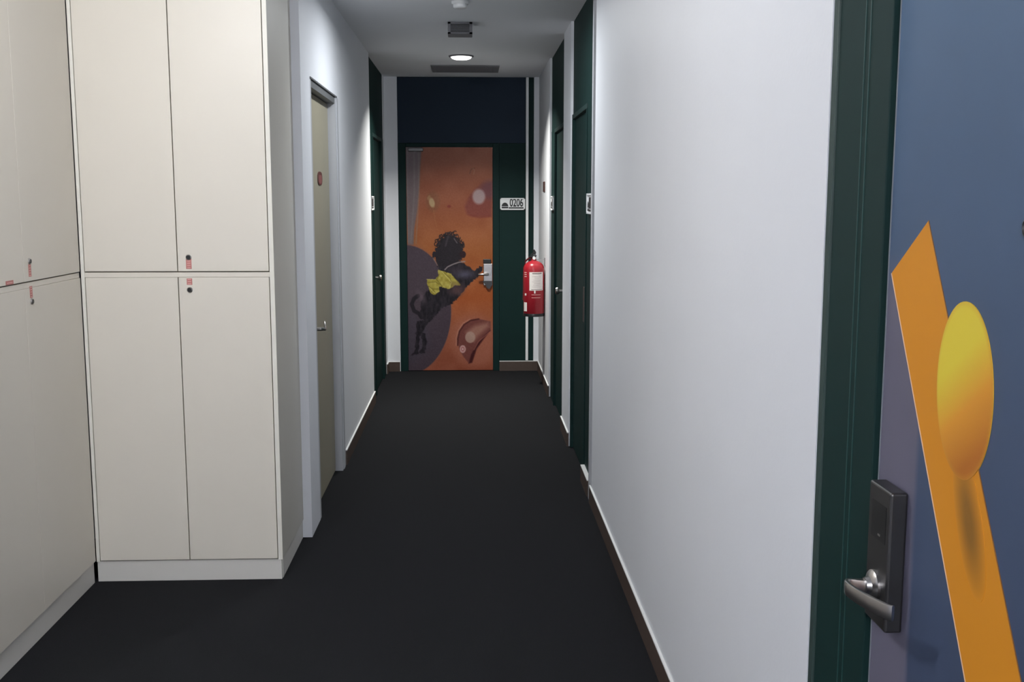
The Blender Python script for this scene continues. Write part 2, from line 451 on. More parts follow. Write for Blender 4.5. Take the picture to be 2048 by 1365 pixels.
# ------------------------------------------------------------------ end wall: navy transom, green panels, painted door
f5 = thing('trim_5', 'navy and dark green panelling around the painted door', 'door frame', (0, YE + 0.03, 0), kind='structure')
YP = YE + 0.012
obj('transom_panel', box(nb(), -0.648, 0.508, YP, YE + 0.058, 2.095, H - 0.002), M['navy'], f5, label='navy panel above the door')
obj('fixed_panel', box(nb(), 0.270, 0.508, YP, YE + 0.058, 0, 2.093), M['green'], f5)
obj('fixed_panel', box(nb(), 0.508, 0.584, YP + 0.006, YE + 0.058, 0, H - 0.002), M['green'], f5)
obj('door_jamb', box(nb(), -0.648, -0.580, YP - 0.006, YE + 0.058, 0, 2.093, 0.003), M['green'], f5)
obj('door_jamb', box(nb(), 0.211, 0.268, YP - 0.006, YE + 0.058, 0, 2.093, 0.003), M['green'], f5)
obj('head_rail', box(nb(), -0.580, 0.211, YP - 0.006, YE + 0.058, 2.060, 2.093, 0.003), M['green'], f5)
c5 = tag(obj('cable_trunking', box(nb(), 0.512, 0.536, YE - 0.006, YE + 0.0178, 0.098, H - 0.001, 0.002), M['white'], loc=(0.524, YE, 0.098)), 'thin white cable trunking running floor to ceiling by the extinguisher', 'trunking')

d5 = thing('door_5', 'far door with an orange printed picture of a dark furry figure', 'door', (-0.185, YE + 0.03, 0), kind='structure')
obj('leaf', box(nb(), -0.577, 0.208, YP + 0.004, YE + 0.055, 0.006, 2.056, 0.002), M['navy'], d5)

def art_end_door(parent):
    nx, nz = 226, 586
    W_, H_ = 0.785, 2.05
    # painting coordinates: s across (0..176), t down (0..446), matching a 176 x 446 sketch
    S, Tt = np.meshgrid(np.linspace(0, 176, nx), np.linspace(0, 446, nz))
    rng = np.random.default_rng(7)
    def noise(n0, n1):
        g = rng.random((n1 + 2, n0 + 2))
        u = S / 176 * n0; v = Tt / 446 * n1
        i = np.clip(u.astype(int), 0, n0); j = np.clip(v.astype(int), 0, n1); fu = u - i; fv = v - j
        fu = fu * fu * (3 - 2 * fu); fv = fv * fv * (3 - 2 * fv)
        return (g[j, i] * (1 - fu) + g[j, i + 1] * fu) * (1 - fv) + (g[j + 1, i] * (1 - fu) + g[j + 1, i + 1] * fu) * fv - 0.5
    n1 = noise(8, 18); n2 = noise(40, 100); n3 = noise(100, 260); nst = noise(60, 40)
    img = np.zeros((nz, nx, 3))
    def grad(stops, v):
        out = np.zeros(v.shape + (3,))
        for c in range(3): out[..., c] = np.interp(v, [s[0] for s in stops], [s[1][c] for s in stops])
        return out
    img[:] = grad([(0, (150, 88, 66)), (110, (152, 88, 62)), (200, (160, 94, 52)), (300, (166, 88, 46)), (360, (158, 92, 66)), (446, (150, 82, 60))], Tt)
    img += n1[..., None] * 14
    def blend(mask, col, k=1.0):
        nonlocal img
        m = np.clip(mask, 0, 1)[..., None] * k
        img = img * (1 - m) + np.array(col, float) * m
    def ell(cx, cy, rx, ry, soft=1.0, rot=0.0):
        c, s = math.cos(rot), math.sin(rot)
        dx, dy = S - cx, Tt - cy
        a = (dx * c + dy * s) / rx; b = (-dx * s + dy * c) / ry
        d = (np.sqrt(a * a + b * b) - 1) * min(rx, ry)
        return np.clip(0.5 - d / soft, 0, 1)
    def poly(pts, soft=1.2, wob=0.0):
        P = np.array(pts, float); inside = np.zeros(S.shape, bool); dmin = np.full(S.shape, 1e9)
        X = S + n2 * wob * 2; Y = Tt + n3 * wob * 2
        for i in range(len(P)):
            (x1, y1), (x2, y2) = P[i], P[(i + 1) % len(P)]
            cond = ((y1 > Y) != (y2 > Y))
            xi = (x2 - x1) * (Y - y1) / ((y2 - y1) if y2 != y1 else 1e-9) + x1
            inside ^= cond & (X < xi)
            L = (x2 - x1) ** 2 + (y2 - y1) ** 2 + 1e-9
            t = np.clip(((X - x1) * (x2 - x1) + (Y - y1) * (y2 - y1)) / L, 0, 1)
            dmin = np.minimum(dmin, np.hypot(X - x1 - t * (x2 - x1), Y - y1 - t * (y2 - y1)))
        sd = np.where(inside, -dmin, dmin)
        return np.clip(0.5 - sd / soft, 0, 1)
    def line(pts, wid, soft=1.0):
        dmin = np.full(S.shape, 1e9)
        for (x1, y1), (x2, y2) in zip(pts, pts[1:]):
            L = (x2 - x1) ** 2 + (y2 - y1) ** 2 + 1e-9
            t = np.clip(((S - x1) * (x2 - x1) + (Tt - y1) * (y2 - y1)) / L, 0, 1)
            dmin = np.minimum(dmin, np.hypot(S - x1 - t * (x2 - x1), Tt - y1 - t * (y2 - y1)))
        return np.clip(0.5 - (dmin - wid / 2) / soft, 0, 1)
    K = lambda x, y: ((x - 811 - (y - 295) * 0.011), (y - 295.5))          # sketch position
    C7 = lambda l: [K(790 + a / 5.25, 500 + b / 5.25) for a, b in l]
    C6 = lambda l: [K(790 + a / 5.686, 280 + b / 5.686) for a, b in l]
    # pale drape on the left
    blend(poly(C6([(115, 80), (300, 80), (285, 300), (275, 520), (250, 800), (215, 1000), (205, 1180), (140, 1190)]), 3), (112, 102, 108), 0.9)
    for a, b, c in ((135, 150, (135, 128, 132)), (215, 175, (140, 132, 132)), (268, 235, (142, 130, 122))):
        blend(line(C6([(a, 110), (a + 2, 600), (b, 1160)]), 2.0, 3), c, 0.55)
    blend(ell(*C6([(225, 118)])[0], 5, 3, 3), (235, 235, 240), 0.9)
    # bubbles above
    blend(ell(*K(866, 402), 14, 20, 6), (120, 88, 62), 0.35)
    blend(ell(*K(864, 404), 5.5, 9.5, 2.5, -0.25), (190, 165, 125), 0.85)
    blend(ell(*K(858, 394), 3, 5, 2, 0.4), (168, 132, 92), 0.6)
    blend(line([K(867, 418), K(870, 436), K(874, 452)], 1.2, 1.5), (170, 112, 74), 0.6)
    blend(ell(*K(899, 411.5), 4, 3, 2), (130, 52, 46), 0.8)
    blend(poly(C6([(1120, 470), (1010, 490), (920, 555), (850, 640), (800, 750), (825, 830), (890, 862), (1000, 868), (1120, 866)]), 6), (126, 62, 56), 0.8)
    blend(ell(*K(984, 378), 20, 18, 12), (104, 70, 86), 0.5)
    blend(line([K(938, 428), K(962, 433), K(985, 430)], 3, 4), (120, 48, 40), 0.5)
    blend(ell(*K(960, 392), 13, 15, 5), (176, 156, 158), 0.9)
    blend(line([K(941, 347), K(944, 338), K(951, 336)], 1.4, 1.5), (95, 55, 42), 0.7)
    blend(line([K(949, 348), K(951, 341), K(948, 337)], 1.6, 1.5), (175, 130, 100), 0.6)
    # dark planet
    blend(ell(*K(811, 619), 95, 134, 3), (150, 92, 76), 0.45)
    blend(ell(*K(811, 619), 93, 131, 1.5), (74, 62, 72), 1.0)
    blend(ell(*K(800, 600), 60, 90, 60), (84, 72, 80), 0.5)
    blend(poly(C7([(100, 560), (330, 750), (380, 1000), (200, 1180), (100, 1200)]), 16), (72, 66, 78), 0.6)
    # bubble below with diagonal shadow
    blend(ell(*K(952, 682), 46, 54, 16), (170, 104, 84), 0.65)
    bub = poly(C7([(672, 930), (690, 850), (740, 780), (810, 735), (900, 720), (1030, 745), (1030, 850), (960, 920), (880, 1010), (830, 1100), (790, 1190), (740, 1130), (690, 1050)]), 2)
    blend(bub, (118, 66, 60), 1.0)
    blend(line(C7([(672, 1000), (672, 930), (690, 850), (740, 780), (810, 735), (900, 720)]), 3.0, 2.0), (70, 28, 28), 0.85)
    blend(line(C7([(656, 1000), (656, 920), (678, 840), (730, 765), (805, 722)]), 1.8, 2), (196, 140, 120), 0.7)
    blend(poly(C7([(760, 860), (860, 790), (1000, 760), (1010, 800), (900, 900), (850, 960)]), 10), (172, 124, 108), 0.8)
    blend(ell(*C7([(808, 915)])[0], 10.5, 11.5, 2), (184, 152, 138), 0.85)
    blend(poly(C7([(1030, 840), (960, 930), (880, 1040), (830, 1190), (790, 1200), (820, 1100), (880, 990), (960, 900)]), 3.0), (58, 16, 20), 0.92)
    blend(line(C7([(1020, 860), (900, 960), (850, 1050)]), 1.6, 1.6), (190, 120, 104), 0.6)
    e = C7([(727, 1042)])[0]
    blend(ell(*e, 6.4, 8.0, 1.4), (206, 160, 156), 0.95); blend(ell(*e, 3.6, 4.6, 1.2), (170, 104, 104), 0.9); blend(ell(*e, 1.6, 2.0, 1), (226, 196, 190), 0.9)
    # figure
    fur = (38, 33, 40)
    torso = poly(C7([(430, 100), (700, 108), (800, 170), (850, 210), (905, 165), (935, 160), (930, 205), (880, 275), (800, 350), (745, 395), (700, 470), (600, 560), (500, 600), (420, 690), (350, 760), (290, 720), (262, 620), (270, 530), (330, 430), (420, 330), (480, 220)]), 1.6, 2.0)
    legs = np.maximum(poly(C7([(225, 740), (360, 730), (310, 820), (258, 900), (240, 1090), (150, 1110), (205, 1060), (215, 880)]), 1.6, 1.6), poly(C7([(270, 850), (318, 880), (334, 960), (315, 1085), (245, 1085), (292, 1010), (280, 920)]), 1.6, 1.6))
    tail = line(C7([(240, 470), (195, 500), (170, 560), (195, 630), (250, 660), (275, 700)]), 8, 1.6)
    blend(np.maximum(np.maximum(torso, legs), tail), fur)
    figure = np.maximum(torso, legs)[..., None]
    img = img + figure * nst[..., None] * 22 + figure * n2[..., None] * 12
    blend(ell(*C7([(740, 245)])[0], 15, 7, 10), (92, 88, 108), 0.8); blend(ell(*C6([(620, 1260)])[0], 13, 20, 14), (60, 52, 62), 0.6)
    blend(ell(*C7([(650, 420)])[0], 14, 8, 10), (104, 74, 74), 0.55)
    blend(ell(*C7([(275, 480)])[0], 5, 12, 8, -0.6), (110, 94, 104), 0.6)
    blend(ell(*C7([(640, 200)])[0], 14, 8, 10), (66, 56, 66), 0.5)
    # head with loose curls
    head = poly(C6([(432, 1290), (462, 1220), (492, 1150), (530, 1095), (578, 1058), (610, 1045), (660, 1055), (705, 1090), (745, 1125), (775, 1190), (800, 1260), (810, 1310), (770, 1340), (740, 1420), (500, 1420), (450, 1350)]), 1.5, 5.0)
    blend(head, (40, 34, 40))
    r2 = random.Random(5)
    for k in range(28):
        a = -PI * (0.02 + 0.96 * k / 27); jr = r2.uniform(0.82, 1.06); cx, cy = 628 + 158 * jr * math.cos(a), 1200 + 158 * jr * math.sin(a)
        rr = r2.uniform(10, 24); st = r2.uniform(0, 6.28)
        blend(line(C6([(cx + rr * math.cos(st + q * 0.7), cy + rr * math.sin(st + q * 0.7)) for q in range(6)]), 1.7, 1.2), r2.choice([(30, 24, 28), (30, 24, 28), (58, 44, 44)]), 0.95)
    blend(ell(*C6([(782, 1290)])[0], 6.5, 7, 1.5), (46, 26, 30), 1.0)
    blend(line(C6([(680, 1110), (715, 1160)]), 1.6, 1.6), (150, 140, 146), 0.6)
    blend(line(C6([(610, 1090), (580, 1190)]), 2.6, 3), (92, 84, 92), 0.6)
    # pale halter strap and yellow pack
    blend(line(C7([(530, 195), (560, 165), (620, 138), (680, 118), (745, 110)]), 2.4, 1.2), (150, 138, 140), 0.9)
    blend(line(C7([(400, 70), (450, 150)]), 2.2, 1.4), (150, 122, 112), 0.7)
    pack = poly(C7([(455, 195), (520, 215), (600, 240), (640, 290), (705, 360), (640, 365), (575, 400), (520, 385), (470, 372), (470, 430), (405, 465), (365, 430), (335, 340), (340, 298), (420, 300), (462, 250)]), 1.3, 1.0)
    blend(pack, (172, 158, 72))
    img = img + pack[..., None] * n2[..., None] * 40
    for l in (((340, 330), (430, 325), (470, 350)), ((470, 240), (440, 300), (500, 370)), ((520, 230), (590, 290), (600, 380)), ((350, 370), (400, 400), (460, 400)), ((380, 440), (400, 410), (430, 440)), ((620, 270), (700, 355))):
        blend(line(C7(list(l)), 1.3, 1.2), (104, 92, 34), 0.75)
    for l in (((335, 298), (430, 302)), ((500, 215), (600, 330), (575, 395)), ((360, 385), (420, 445), (470, 420))):
        blend(line(C7(list(l)), 1.5, 1.2), (212, 200, 118), 0.75)
    blend(poly(C7([(600, 330), (720, 350), (760, 380), (700, 470), (640, 430)]), 10), (96, 70, 72), 0.5)
    img = np.clip(img + n3[..., None] * 8, 4, 250) / 255
    lin = np.where(img <= 0.04045, img / 12.92, ((img + 0.055) / 1.055) ** 2.4)
    lin = np.clip(lin * 0.92, 0, 1)
    # mesh sheet 0.6 mm thick on the leaf
    x0, z1 = -0.577, 2.056
    bm = nb(); yf = YP + 0.0032
    vs = [[bm.verts.new((x0 + W_ * i / (nx - 1), yf, z1 - H_ * j / (nz - 1))) for i in range(nx)] for j in range(nz)]
    for j in range(nz - 1):
        for i in range(nx - 1): bm.faces.new([vs[j][i], vs[j][i + 1], vs[j + 1][i + 1], vs[j + 1][i]])
    bm.verts.ensure_lookup_table()
    ob = Vector(ORG[parent.name])
    me = bpy.data.meshes.new('printed_picture')
    for v in bm.verts: v.co -= ob
    bm.to_mesh(me); bm.free()
    a = me.color_attributes.new('print', 'FLOAT_COLOR', 'POINT')
    buf = np.ones((nx * nz, 4), np.float32); buf[:, :3] = lin.reshape(-1, 3)
    a.data.foreach_set('color', buf.ravel())
    me.materials.append(M['print'])
    o = bpy.data.objects.new('printed_picture', me); COL.objects.link(o); o.parent = parent
    o['label'] = 'orange printed picture with dark planet and furry figure'
    return o
art_end_door(d5)

YD = YP + 0.003
obj('lock_plate', box(nb(), 0.122, 0.204, YD - 0.020, YD, 0.800, 1.000, 0.004), M['steel'], d5)
obj('card_reader', box(nb(), 0.120, 0.192, YD - 0.026, YD - 0.0005, 1.002, 1.042, 0.004), M['black'], d5, label='black card reader cap')
bm = nb(); tube(bm, [(0.160, YD - 0.018, 0.905), (0.160, YD - 0.055, 0.905), (0.148, YD - 0.062, 0.905), (0.10, YD - 0.062, 0.904), (0.075, YD - 0.058, 0.902)], [0.012, 0.012, 0.012, 0.010, 0.008], 10)
obj('door_handle', bm, M['steel'], d5, True)
bm = prism(nb(), [(0.112, 0.842), (0.204, 0.842), (0.200, 0.800), (0.176, 0.765), (0.155, 0.775), (0.140, 0.805)], 1, YD - 0.024, YD - 0.0205)
obj('lower_escutcheon', bm, M['steel_dark'], d5)
bm = nb(); box(bm, -0.555, -0.42, YD - 0.040, YD - 0.001, 2.018, 2.048, 0.004)
obj('door_closer', bm, M['steel_dark'], d5, label='small grey door closer at the top corner')

room_sign((0.391, YP, 1.546), 'y', 'silver sign reading 0206 beside the painted door', '0206')

# ------------------------------------------------------------------ near door with orange beam and egg
XD = 0.645
f6 = thing('trim_6', 'wide dark green frame beside the blue printed door', 'door frame', (XR + 0.03, 1.2, 0), kind='structure')
bm = nb()
box(bm, XR + 0.004, XR + 0.085, 1.604, 1.834, 0, 2.249, 0.002)
obj('door_jamb', bm, M['green'], f6)
obj('bevel_strip', box(nb(), XR + 0.001, XR + 0.085, 1.835, 1.8615, 0, 2.249, 0.004), M['bevel'], f6)
for y in (1.712, 1.690):
    obj('groove_line', box(nb(), XR + 0.0026, XR + 0.0045, y - 0.0012, y + 0.0012, 0.01, 2.24), M['teal'], f6)
obj('door_jamb', box(nb(), XR + 0.004, XR + 0.085, 0.523, 0.64, 0, 2.249, 0.002), M['green'], f6)
obj('head_rail', box(nb(), XR + 0.004, XR + 0.085, 0.64, 1.604, 2.13, 2.249, 0.002), M['green'], f6)
obj('gap_lining', box(nb(), XR + 0.058, XR + 0.088, 0.64, 1.604, 0, 2.13), M['green_dark'], f6)

d6 = thing('door_6', 'near blue door printed with an orange beam and a yellow egg', 'door', (XD + 0.02, 1.12, 0), kind='structure')

def blue_mat():
    """printed background: slate blue, fading downwards, with a paler band along the lock edge below the beam"""
    m = bpy.data.materials.new('printed_blue'); m.use_nodes = True
    nt = m.node_tree; b = nt.nodes['Principled BSDF']; b.inputs['Roughness'].default_value = 0.5; b.inputs['Specular IOR Level'].default_value = 0.25
    geo = nt.nodes.new('ShaderNodeTexCoord'); sep = nt.nodes.new('ShaderNodeSeparateXYZ')
    nt.links.new(geo.outputs['Object'], sep.inputs[0])
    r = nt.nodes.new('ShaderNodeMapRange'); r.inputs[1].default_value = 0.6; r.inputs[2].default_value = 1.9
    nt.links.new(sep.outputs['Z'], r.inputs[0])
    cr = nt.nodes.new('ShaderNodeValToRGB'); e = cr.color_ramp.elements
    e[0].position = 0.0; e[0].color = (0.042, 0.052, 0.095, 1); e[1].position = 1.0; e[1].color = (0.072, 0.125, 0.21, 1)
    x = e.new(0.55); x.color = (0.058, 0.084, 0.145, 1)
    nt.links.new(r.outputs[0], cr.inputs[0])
    # pale band: y (object) above band start and z below 1.5
    r1 = nt.nodes.new('ShaderNodeMapRange'); r1.inputs[1].default_value = 1.455 - 1.12; r1.inputs[2].default_value = 1.470 - 1.12
    nt.links.new(sep.outputs['Y'], r1.inputs[0])
    r2 = nt.nodes.new('ShaderNodeMapRange'); r2.inputs[1].default_value = 1.52; r2.inputs[2].default_value = 1.44
    nt.links.new(sep.outputs['Z'], r2.inputs[0])
    mu = nt.nodes.new('ShaderNodeMath'); mu.operation = 'MULTIPLY'
    nt.links.new(r1.outputs[0], mu.inputs[0]); nt.links.new(r2.outputs[0], mu.inputs[1])
    mx = nt.nodes.new('ShaderNodeMix'); mx.data_type = 'RGBA'
    nt.links.new(mu.outputs[0], mx.inputs[0]); nt.links.new(cr.outputs[0], mx.inputs[6])
    mx.inputs[7].default_value = (0.125, 0.118, 0.165, 1)
    n = nt.nodes.new('ShaderNodeTexNoise'); n.inputs['Scale'].default_value = 5
    nt.links.new(geo.outputs['Object'], n.inputs['Vector'])
    hs = nt.nodes.new('ShaderNodeHueSaturation')
    r3 = nt.nodes.new('ShaderNodeMapRange'); r3.inputs[3].default_value = 0.92; r3.inputs[4].default_value = 1.08
    nt.links.new(n.outputs['Fac'], r3.inputs[0]); nt.links.new(r3.outputs[0], hs.inputs['Value'])
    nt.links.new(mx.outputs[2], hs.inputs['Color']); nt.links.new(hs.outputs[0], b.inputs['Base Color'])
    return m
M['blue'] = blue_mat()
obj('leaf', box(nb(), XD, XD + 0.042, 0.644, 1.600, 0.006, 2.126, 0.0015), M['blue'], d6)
obj('edge_lipping', box(nb(), XD - 0.0008, XD + 0.002, 1.5975, 1.6012, 0.01, 2.12), M['lipping'], d6, label='pale lipping on the lock edge')

# printed beam: thin film polygons (y, z)
def film(name, pts, m, d0, d1, label=None):
    return obj(name, prism(nb(), pts, 0, XD - d1, XD - d0), m, d6, label=label)
A_, B_ = (1.465, 1.569), (1.588, 1.485)
sl = (-0.3045, -0.5100)
k = 2.2
C_, D_ = (B_[0] + sl[0] * k, B_[1] + sl[1] * k), (A_[0] + sl[0] * k, A_[1] + sl[1] * k)
film('printed_beam', [A_, B_, C_, D_], M['orange'], 0.0, 0.0006, 'orange beam printed on the door')
def edge_line(P0, P1, wd, m, side):
    d = Vector((P1[0] - P0[0], P1[1] - P0[1])).normalized(); nrm = Vector((-d.y, d.x)) * wd * side
    film('beam_outline', [P0, P1, (P1[0] + nrm.x, P1[1] + nrm.y), (P0[0] + nrm.x, P0[1] + nrm.y)], m, 0.0, 0.0008)
edge_line(B_, C_, 0.0028, M['orange_edge'], -1)
edge_line(A_, D_, 0.0016, M['orange_brown'], 1)

# printed shadow streak of the egg on the beam and the egg itself: vertex-coloured films
def disc_film(name, cy, cz, ry, rz, rot, fn, d, label, n=72, rings=26, edge=None):
    bm = nb(); cols = []
    vs = []
    for r in range(rings + 1):
        rr = r / rings
        ring = []
        for q in range(n if r else 1):
            a = 2 * PI * q / n
            u, v = rr * math.cos(a), rr * math.sin(a)
            y = u * ry; z = v * rz
            ring.append(bm.verts.new((XD - d, cy + y * math.cos(rot) - z * math.sin(rot), cz + y * math.sin(rot) + z * math.cos(rot))))
            cols.append(fn(u, v, rr))
        vs.append(ring)
    for r in range(rings):
        for q in range(n):
            b0, b1 = vs[r + 1][q], vs[r + 1][(q + 1) % n]
            if r == 0: bm.faces.new([vs[0][0], b0, b1])
            else: bm.faces.new([vs[r][q], b0, b1, vs[r][(q + 1) % n]])
    # rim going back to the leaf gives the film its thickness
    back = [bm.verts.new((XD - 0.0001, v.co.y, v.co.z)) for v in vs[-1]]; cols += [cols[-1]] * n
    for q in range(n): bm.faces.new([vs[-1][q], back[q], back[(q + 1) % n], vs[-1][(q + 1) % n]])
    o = obj(name, bm, M['print'], d6, label=label)
    a = o.data.color_attributes.new('print', 'FLOAT_COLOR', 'POINT')
    for i, c in enumerate(cols): a.data[i].color = (*c, 1)
    return o
def lerp(a, b, t): t = max(0, min(1, t)); return tuple(x + (y - x) * t for x, y in zip(a, b))
OR = (0.64, 0.25, 0.020)
def egg_col(u, v, rr):
    yel, org, brn = (0.74, 0.58, 0.055), (0.70, 0.30, 0.035), (0.44, 0.145, 0.022)
    t = (0.45 - v * 0.84 - u * 0.34)          # u>0 is the far side (left in the view)
    c = lerp(yel, org, (t - 0.1) / 0.55); c = lerp(c, brn, (t - 0.65) / 0.55)
    return lerp(c, (0.60, 0.28, 0.04), max(0, (rr - 0.93) / 0.07) * 0.45)
def streak_col(u, v, rr):
    k = max(0.0, 1 - rr) ** 0.8
    return lerp(OR, (0.27, 0.125, 0.025), k * 1.25)
disc_film('printed_streak', 1.296, 1.182, 0.036, 0.100, -0.42, streak_col, 0.0010, 'soft brown streak printed under the egg')
disc_film('printed_egg', 1.331, 1.350, 0.078, 0.117, -0.07, egg_col, 0.0016, 'yellow to orange egg printed on the door')

# door viewer at head height
bm = lathe(nb(), [(0.013, 0), (0.013, -0.003), (0.010, -0.0045), (0.008, -0.002), (0.0, -0.002)], (XD, 1.195, 1.566), axis=0, n=28)
obj('peephole', bm, M['steel_dark'], d6, True)
bm = lathe(nb(), [(0.0078, -0.0015), (0.0078, -0.0026), (0.0, -0.0026)], (XD, 1.195, 1.566), axis=0, n=20)
obj('peephole_lens', bm, M['black'], d6)

# lock plate with card window and lever
lk = obj('lock_plate', box(nb(), 0.618, XD, 1.484, 1.566, 0.951, 1.168, 0.004, 3), M['steel_dark'], d6, smooth=False, label='dark steel electronic lock plate')
bm = nb()
box(bm, 0.6172, 0.6178, 1.496, 1.550, 1.085, 1.142)
obj('card_window', bm, M['black'], lk)
obj('card_mark', box(nb(), 0.6166, 0.6174, 1.515, 1.523, 1.092, 1.095), M['steel'], lk)
def rot_lever():
    # flat band swept along a curve in plan (x,y), height hz
    pts = []
    ctrl = [(0.6055, 1.530), (0.590, 1.530), (0.577, 1.529), (0.571, 1.520), (0.569, 1.505), (0.571, 1.480), (0.576, 1.455), (0.583, 1.430), (0.590, 1.408), (0.5945, 1.400)]
    for i in range(len(ctrl) - 1):
        p0 = ctrl[max(i - 1, 0)]; p1 = ctrl[i]; p2 = ctrl[i + 1]; p3 = ctrl[min(i + 2, len(ctrl) - 1)]
        for s in range(5):
            t = s / 5
            q = [0.5 * ((2 * p1[c]) + (-p0[c] + p2[c]) * t + (2 * p0[c] - 5 * p1[c] + 4 * p2[c] - p3[c]) * t * t + (-p0[c] + 3 * p1[c] - 3 * p2[c] + p3[c]) * t ** 3) for c in (0, 1)]
            pts.append(q)
    pts.append(list(ctrl[-1])); n = len(pts)
    bm = nb(); rings = []
    for i, p in enumerate(pts):
        a = pts[max(i - 1, 0)]; b = pts[min(i + 1, n - 1)]
        d = Vector((b[0] - a[0], b[1] - a[1])).normalized(); nr = Vector((-d.y, d.x))
        f = i / (n - 1)
        hh = 0.0105 + 0.0015 * f; th = 0.0032 if f > 0.25 else 0.0070 - 0.0152 * f
        zc = 1.009 + 0.009 * f
        ring = []
        for q in range(12):
            ang = 2 * PI * q / 12
            ca, sa = math.cos(ang), math.sin(ang)
            ca = math.copysign(abs(ca) ** 0.5, ca); sa = math.copysign(abs(sa) ** 0.5, sa)
            ring.append(bm.verts.new((p[0] + nr.x * th * ca, p[1] + nr.y * th * ca, zc + hh * sa)))
        rings.append(ring)
    for a, b in zip(rings, rings[1:]):
        for q in range(12): bm.faces.new([a[q], a[(q + 1) % 12], b[(q + 1) % 12], b[q]])
    bm.faces.new(rings[0][::-1]); bm.faces.new(rings[-1])
    return bm
obj('door_handle', rot_lever(), M['steel'], lk, True)
bm = lathe(nb(), [(0.024, 0.0), (0.024, -0.004), (0.021, -0.007), (0.014, -0.009), (0.012, -0.016), (0.0, -0.016)], (0.618, 1.528, 1.011), axis=0, n=32)
obj('lever_rose', bm, M['steel'], lk, True)

# ------------------------------------------------------------------ fire extinguisher on the right wall
EX, EY = 0.536, 8.85
ex = thing('fire_extinguisher', 'red fire extinguisher hung on the white wall near the painted door', 'extinguisher', (EX, EY, 0.612))
R = 0.088
prof = [(0.0, 0.617), (0.070, 0.617), (0.080, 0.622), (R, 0.634), (R, 1.000), (0.086, 1.020), (0.078, 1.042), (0.062, 1.060), (0.040, 1.072), (0.022, 1.078), (0.020, 1.092), (0.0, 1.092)]
obj('cylinder', lathe(nb(), prof, (EX, EY, 0), 2, 48), M['red'], ex, True)
obj('foot_ring', lathe(nb(), [(0.079, 0.611), (0.090, 0.611), (0.0905, 0.630), (0.0885, 0.636)], (EX, EY, 0), 2, 48), M['black'], ex, True)
bm = nb(); lathe(bm, [(0.017, 1.085), (0.017, 1.112), (0.013, 1.118), (0.0, 1.118)], (EX, EY, 0), 2, 20)
obj('valve', bm, M['steel_dark'], ex, True)
bm = nb()
prism(bm, [(EX - 0.045, 1.108), (EX + 0.018, 1.108), (EX + 0.022, 1.124), (EX - 0.030, 1.124)], 1, EY - 0.012, EY + 0.012)
obj('carry_handle', bm, M['black'], ex)
bm = nb()
prism(bm, [(EX - 0.030, 1.130), (EX + 0.014, 1.126), (EX + 0.018, 1.150), (EX + 0.004, 1.172), (EX - 0.008, 1.166), (EX - 0.006, 1.148)], 1, EY - 0.010, EY + 0.010)
obj('squeeze_lever', bm, M['black'], ex)
bm = nb(); lathe(bm, [(0.013, 0), (0.013, -0.010), (0.0, -0.010)], (EX - 0.0, EY - 0.016, 1.100), axis=1, n=20)
obj('pressure_gauge', bm, M['white'], ex, True)
bm = nb(); tube(bm, [(EX - 0.016, EY, 1.100), (EX - 0.040, EY + 0.01, 1.098), (EX - 0.066, EY + 0.04, 1.075), (EX - 0.080, EY + 0.055, 1.02), (EX - 0.082, EY + 0.058, 0.93), (EX - 0.082, EY + 0.058, 0.82), (EX - 0.082, EY + 0.058, 0.74)], [0.008] * 6 + [0.011], 12)
obj('hose', bm, mat('dark_red_hose', (0.10, 0.012, 0.016), 0.5), ex, True)
def wrap(a0, a1, z0, z1, m, name, r=R, lab=None, th=0.0007):
    """thin film on the cylinder from angle a0 to a1 (degrees, 0 = towards the viewer, + to the wall)"""
    bm = nb(); n = 14; rows = []
    for rr in (r + 0.0002, r + 0.0002 + th):
        for z in (z0, z1):
            rows.append([bm.verts.new((EX + rr * math.sin(math.radians(a0 + (a1 - a0) * i / n)), EY - rr * math.cos(math.radians(a0 + (a1 - a0) * i / n)), z)) for i in range(n + 1)])
    i0, i1, o0, o1 = rows
    for i in range(n):
        bm.faces.new([o0[i], o0[i + 1], o1[i + 1], o1[i]]); bm.faces.new([i0[i], i1[i], i1[i + 1], i0[i + 1]])
        bm.faces.new([i0[i], i0[i + 1], o0[i + 1], o0[i]]); bm.faces.new([i1[i], o1[i], o1[i + 1], i1[i + 1]])
    return obj(name, bm, m, ex, True, label=lab)
wrap(-28, 54, 0.832, 0.986, M['paper'], 'instruction_label', lab='white instruction label')
wrap(-12, 42, 0.972, 0.979, M['ink'], 'label_heading', R + 0.0008)
wrap(-18, 46, 0.839, 0.842, M['ink'], 'label_line', R + 0.0008)
for k in range(7): wrap(-14 + (k % 3) * 6, 30 - (k % 2) * 8 + 6, 0.862 + k * 0.0145, 0.864 + k * 0.0145, mat('faint_print', (0.52, 0.46, 0.44), 0.6) if k == 0 else bpy.data.materials['faint_print'], 'label_line', R + 0.0008)
for z in (0.945, 0.962, 0.978): wrap(-66, -46, z, z + 0.006, M['pink'], 'printed_mark')
wrap(-62, -48, 0.788, 0.806, M['paper'], 'printed_mark')
wrap(-72, -44, 0.655, 0.730, M['paper'], 'inspection_tag', lab='pale inspection label low on the side')
for z in (0.795, 0.770): wrap(-16, 36, z, z + 0.003, M['pink'], 'printed_mark')
wrap(-2, 6, 0.808, 0.832, M['paper'], 'label_tab')
br = nb(); box(br, EX + 0.014, XR, EY + 0.0, EY + 0.016, 1.083, 1.089); box(br, XR - 0.004, XR, EY - 0.03, EY + 0.05, 1.03, 1.10)
obj('wall_bracket', br, M['steel'], ex)

tag(obj('wall_plate', box(nb(), XR - 0.006, XR, 8.88, 9.08, 1.652, 1.737, 0.001), M['brown_sign'], loc=(XR, 8.98, 1.69)), 'small reddish brown plate on the white wall above the extinguisher', 'plate')

